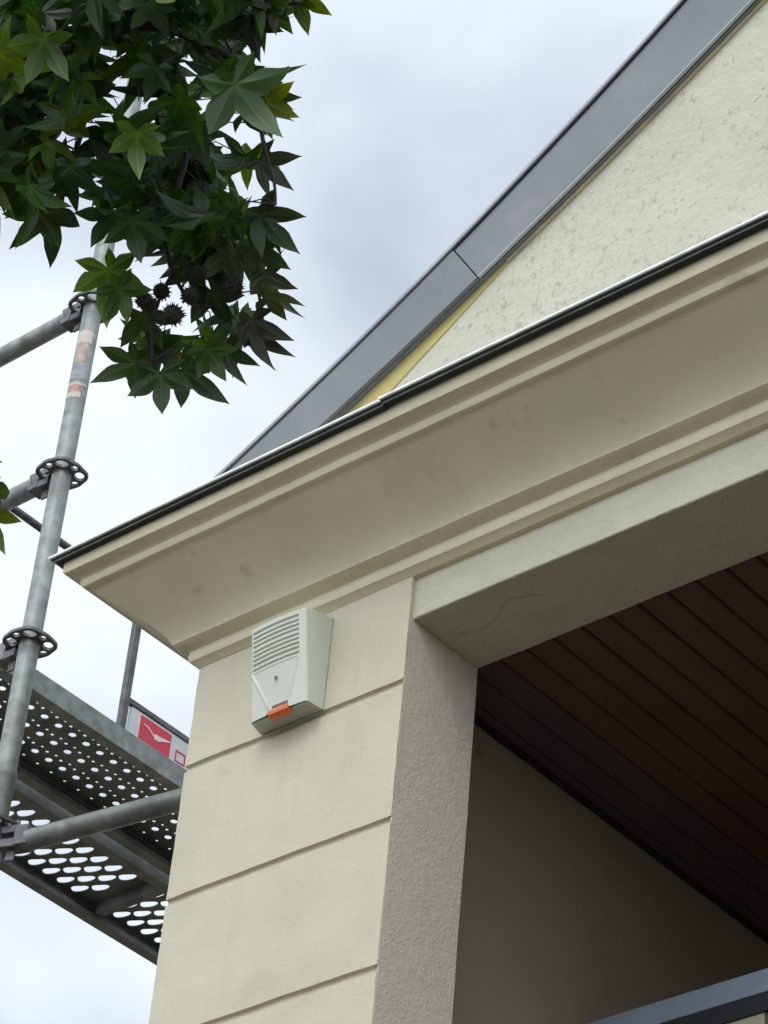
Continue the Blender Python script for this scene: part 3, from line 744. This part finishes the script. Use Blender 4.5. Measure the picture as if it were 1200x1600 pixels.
for pts, r0, r1 in (
    ([(-200, -150, 3.75), (-40, 40, 3.7), (90, 85, 3.65), (170, 48, 3.6), (240, 40, 3.55), (330, 75, 3.5), (400, 110, 3.45)], .014, .003),
    ([(90, 85, 3.65), (180, 62, 3.62), (215, 95, 3.6), (255, 125, 3.58), (290, 200, 3.55), (280, 300, 3.52), (262, 370, 3.5), (272, 430, 3.48), (300, 480, 3.45)], .007, .0022),
    ([(-200, -150, 3.75), (30, -60, 3.8), (75, 5, 3.78), (110, 60, 3.75), (140, 130, 3.7), (120, 230, 3.65), (90, 300, 3.6)], .010, .002),
    ([(-200, -150, 3.75), (100, -80, 3.6), (280, -30, 3.5), (400, 10, 3.45), (470, 5, 3.4)], .009, .002),
    ([(280, 300, 3.52), (340, 360, 3.48), (390, 420, 3.45), (410, 500, 3.42)], .004, .0015),
    ([(272, 430, 3.48), (240, 500, 3.44), (235, 560, 3.42)], .003, .0012),
    ([(330, 75, 3.5), (400, 170, 3.42), (420, 260, 3.4), (430, 320, 3.38)], .004, .0014),
    ([(-200, -150, 3.75), (-120, 300, 3.7), (-80, 600, 3.65), (-30, 740, 3.6)], .007, .0015)):
    tq += tw([at(*p) for p in pts], r0, r1)
def add_leaf(c, n_, d_, size, colr, curl, petiole=True):
    leaf_mesh(FM, FC, c, n_, d_, size, colr, curl, rnd)
    if petiole:
        cand = [q for q in tq if .02 < (q-c).length < .13]
        if cand:
            q = min(cand, key=lambda q: (q-c).length); mid = (q+c)/2+Vector((rnd.uniform(-.01, .01), rnd.uniform(-.01, .01), .016))
            m1 = q*.4+mid*.6; m2 = mid*.6+c*.4
            TW.tube([q, m1, mid, m2, c], [.0012, .0009, .0008, .0008, .0009], 5, caps=False)
CP = [(-80, -80), (440, -80), (425, 0), (385, 50), (375, 150), (395, 220), (395, 330), (405, 430), (385, 505), (320, 550), (262, 565), (222, 520), (232, 430), (245, 365), (205, 325), (110, 290), (60, 300), (-80, 285)]
placed = []
# sky gaps kept open, as (u, v, r)
GAPS = [(230, 395, 34), (255, 440, 16), (172, 392, 14), (105, 20, 20), (175, 80, 18), (198, 150, 17), (222, 140, 15), (295, 100, 15), (350, 210, 22), (372, 290, 14), (122, 297, 13), (288, 495, 16), (330, 500, 14), (290, 540, 9), (137, 180, 10), (200, 317, 8), (110, 220, 7), (362, 452, 20), (226, 472, 22), (270, 490, 22), (297, 462, 20), (308, 430, 16), (52, 100, 7), (30, 205, 8), (60, 170, 7), (160, 250, 7), (260, 260, 7), (320, 150, 8), (250, 40, 8), (330, 20, 9), (390, 60, 8), (150, 120, 8), (240, 190, 7), (385, 385, 9), (395, 470, 9)]
def try_place(count, P, zr, exclude=True, sz=(.042, .066)):
    k = tries = 0
    while k < count and tries < 40000:
        tries += 1
        u = rnd.uniform(-80, 460); v = rnd.uniform(-80, 580)
        if not inpoly(u, v, P): continue
        size = rnd.uniform(*sz); rp = size*FX/3.55
        if exclude and any(math.hypot(u-a, v-b) < r*.8+rp*.40 for a, b, r in GAPS): continue
        if any(math.hypot(u-a, v-b) < rp*.25 for a, b in placed[-60:]): continue
        placed.append((u, v)); Z = rnd.uniform(*zr); c = at(u, v, Z)
        # blades lie flat to drooping: the main lobe points outward and down
        ang = rnd.gauss(0, .9)
        d_ = (down_w*math.cos(ang)+right_w*math.sin(ang)*(1 if rnd.random() < .7 else -1)).normalized()
        tilt = rnd.uniform(-1.5, 1.5); tilt2 = rnd.uniform(-1.3, 1.1)
        n_ = (-fwd_w+right_w*tilt+down_w*tilt2).normalized()*(1 if rnd.random() < .3 else -1)
        add_leaf(c, n_, d_, size, rnd_col(), rnd.uniform(.10, .6)); k += 1
try_place(620, CP, (3.35, 4.0))
# leaves seen clearly in the photograph: u, v, angle of main lobe (deg, 0 = down, + = right), size px, depth, facing tilt (right, down), colour, curl
HERO = [(366, 132, 35, 112, 3.30, .25, -.25, (.034, .070, .024), .22), (68, 62, -22, 78, 3.32, .2, .1, (.050, .082, .022), .25), (214, 208, -2, 66, 3.30, .15, .2, (.060, .115, .020), .20),
        (250, 585, 5, 70, 3.40, .1, -.1, (.035, .060, .028), .15), (212, 568, -62, 66, 3.40, -.1, .2, (.040, .062, .030), .25), (286, 578, 48, 72, 3.42, .3, .1, (.025, .045, .022), .2),
        (62, 335, -30, 66, 3.42, .1, .1, (.045, .075, .018), .2), (75, 330, 18, 82, 3.44, -.2, .1, (.020, .040, .015), .25),
        (168, 422, 2, 80, 3.40, .1, .1, (.070, .130, .015), .15), (172, 425, 62, 62, 3.41, .1, .2, (.085, .150, .015), .2), (186, 452, 30, 60, 3.39, -.1, .1, (.045, .085, .020), .15),
        (415, 335, 90, 60, 3.42, .1, 1.0, (.030, .045, .025), .35), (420, 335, 42, 72, 3.40, .5, .2, (.028, .048, .022), .25), (405, 385, 58, 68, 3.42, .2, .1, (.030, .050, .024), .2),
        (428, 162, 70, 54, 3.45, .4, .1, (.11, .16, .012), .16), (420, 150, 15, 62, 3.46, .5, .1, (.09, .14, .012), .2), (425, 150, 150, 56, 3.46, .6, .1, (.04, .05, .02), .2),
        (480, -2, 70, 55, 3.42, .2, .5, (.08, .12, .02), .4), (470, 0, 20, 40, 3.42, .2, .3, (.06, .10, .02), .5), (405, 30, 10, 60, 3.42, .4, .2, (.020, .032, .018), .3), (440, 10, -5, 42, 3.42, .4, .2, (.03, .045, .02), .3),
        (425, 465, 92, 58, 3.40, .1, 1.3, (.045, .060, .035), .1), (405, 500, 12, 70, 3.40, .8, .1, (.026, .032, .022), .3), (395, 520, -8, 58, 3.41, 1.0, .1, (.024, .028, .020), .3), (350, 545, 15, 60, 3.42, .8, .1, (.025, .040, .020), .3), (425, 430, 20, 62, 3.43, .9, .1, (.028, .038, .022), .3),
        (206, 345, 8, 72, 3.40, .1, .1, (.028, .055, .020), .2), (175, 335, -30, 62, 3.42, .1, .1, (.022, .046, .018), .2),
        (420, 250, 50, 60, 3.43, .6, .2, (.030, .038, .028), .4), (305, 415, 5, 66, 3.5, .2, .2, (.022, .040, .018), .3), (330, 385, 10, 70, 3.5, -.1, .5, (.05, .085, .06), .4), (365, 390, 0, 74, 3.46, .2, .4, (.055, .08, .065), .4),
        (330, 455, 20, 66, 3.5, .2, .1, (.022, .038, .018), .3), (222, 490, 25, 62, 3.46, .1, .2, (.03, .055, .022), .3), (255, 535, -35, 58, 3.48, .1, .2, (.05, .08, .05), .4), (235, 545, 60, 60, 3.48, .1, .2, (.025, .05, .02), .3),
        (-20, 770, 155, 72, 3.5, -.3, .1, (.045, .070, .02), .3), (-24, 800, 25, 62, 3.5, .2, .2, (.075, .105, .02), .2), (25, 265, -30, 60, 3.5, .1, .2, (.02, .04, .016), .3)]
for (u, v, an, px, Z, tx, ty, c_, cu) in HERO:
    a = math.radians(an); d_ = down_w*math.cos(a)+right_w*math.sin(a)
    n_ = -(-fwd_w+right_w*tx+down_w*ty).normalized()
    c_ = (c_[0]*1.1, c_[1]*1.18, c_[2]*.8)
    if u > 400: u -= 12
    add_leaf(at(u, v, Z), n_, d_, px*Z/FX, (*c_, 1), min(.42, cu*(1.0 if px > 100 else 1.25)+.03))
# the rest of the crown, up and to the left of the view
lc = Vector(at(-450, -500, 3.9))
for i in range(260):
    u = rnd.uniform(-1500, 420); v = rnd.uniform(-1300, -90)
    if u > -100 and v > -100: continue
    c = at(u, v, rnd.uniform(3.3, 4.6))
    d_ = (down_w*rnd.uniform(.2, 1)+right_w*rnd.uniform(-1, 1)); n_ = (-fwd_w+right_w*rnd.uniform(-.9, .9)+down_w*rnd.uniform(-.9, .9))
    leaf_mesh(FM, FC, c, n_, d_, rnd.uniform(.05, .075), rnd_col(), rnd.uniform(.1, .4), rnd)
for i in range(26):      # leaves along the hanging twig just left of the view
    v = 300+i*17; c = at(-112+(v-300)*.16+rnd.uniform(-45, 12), v, 3.66+rnd.uniform(-.06, .06))
    leaf_mesh(FM, FC, c, -fwd_w+right_w*rnd.uniform(-.9, .9)+down_w*rnd.uniform(-.9, .9), down_w+right_w*rnd.uniform(-.8, .5), rnd.uniform(.04, .055), rnd_col(), rnd.uniform(.1, .5), rnd)
fo = build('foliage', FM, 'leaf', tree, smooth=True, angle=60)
ca = fo.data.color_attributes.new('leaf', 'FLOAT_COLOR', 'POINT')
ca.data.foreach_set('color', [x for c_ in FC for x in c_])
build('twigs', TW, 'twig', tree, smooth=True)
tm = MB(); tx, ty = trunk_xy
pts = [(tx, ty, -H+.0), (tx+.02, ty, -H+.4), (tx-.03, ty+.03, -3.4), (tx+.02, ty-.02, -2.0), (tx, ty+.03, -.5), (tx+.03, ty, 1.0), (tx, ty, 2.6)]
tm.tube(pts, [.20, .15, .135, .12, .10, .07, .03], 18); build('trunk', tm, 'bark', tree, smooth=True)
mb = MB(); st = Vector((tx, ty+.02, -1.4)); en = limb_end
mb.tube([st, st.lerp(en, .35)+Vector((0, 0, .22)), st.lerp(en, .7)+Vector((0, 0, .2)), en], [.06, .042, .028, .014], 12)
for (u, v, Z, zs_) in ((-700, -900, 4.2, -.4), (-200, -1000, 3.8, .3), (-1100, -500, 4.0, -.9)):
    en2 = Vector(at(u, v, Z)); s2 = Vector((tx, ty, zs_)); mb.tube([s2, s2.lerp(en2, .5)+Vector((0, 0, .12)), en2], [.045, .028, .010], 10)
build('branch', mb, 'bark', tree, smooth=True)
def seed_ball(u, v, Z, r):
    bm = bmesh.new(); bmesh.ops.create_icosphere(bm, subdivisions=3, radius=r)
    for vv in bm.verts: vv.co *= rnd.uniform(.93, 1.05)
    c = at(u, v, Z); sp = []
    dirs = [Vector((rnd.gauss(0, 1), rnd.gauss(0, 1), rnd.gauss(0, 1))).normalized() for _ in range(70)]
    mb = MB(); bm.verts.ensure_lookup_table(); bm.verts.index_update()
    mb.add([c+vv.co for vv in bm.verts], [tuple(x.index for x in f.verts) for f in bm.faces]); bm.free()
    for d in dirs:
        a = d.orthogonal().normalized(); b = d.cross(a); k = r*.16; l = r*rnd.uniform(1.25, 1.5)
        mb.add([c+d*r*.8+a*k, c+d*r*.8-a*k*.5+b*k*.8, c+d*r*.8-a*k*.5-b*k*.8, c+d*l+a*k*rnd.uniform(-1, 1)], [(0, 1, 3), (1, 2, 3), (2, 0, 3)])
    q = min(tq, key=lambda q: (q-c).length); mb.tube([q, (q+c)/2+Vector((0, 0, -.004)), c], .0009, 5)
    build('seed_ball', mb, 'seed', tree)
for s in ((226, 470, 3.42, .0100), (270, 492, 3.40, .0118), (297, 462, 3.42, .0100), (362, 452, 3.42, .0120), (308, 428, 3.43, .0110), (252, 455, 3.46, .010)): seed_ball(*s)
for o in bpy.data.objects:
    for k in ('org', 'is_root'):
        if k in o.keys(): del o[k]
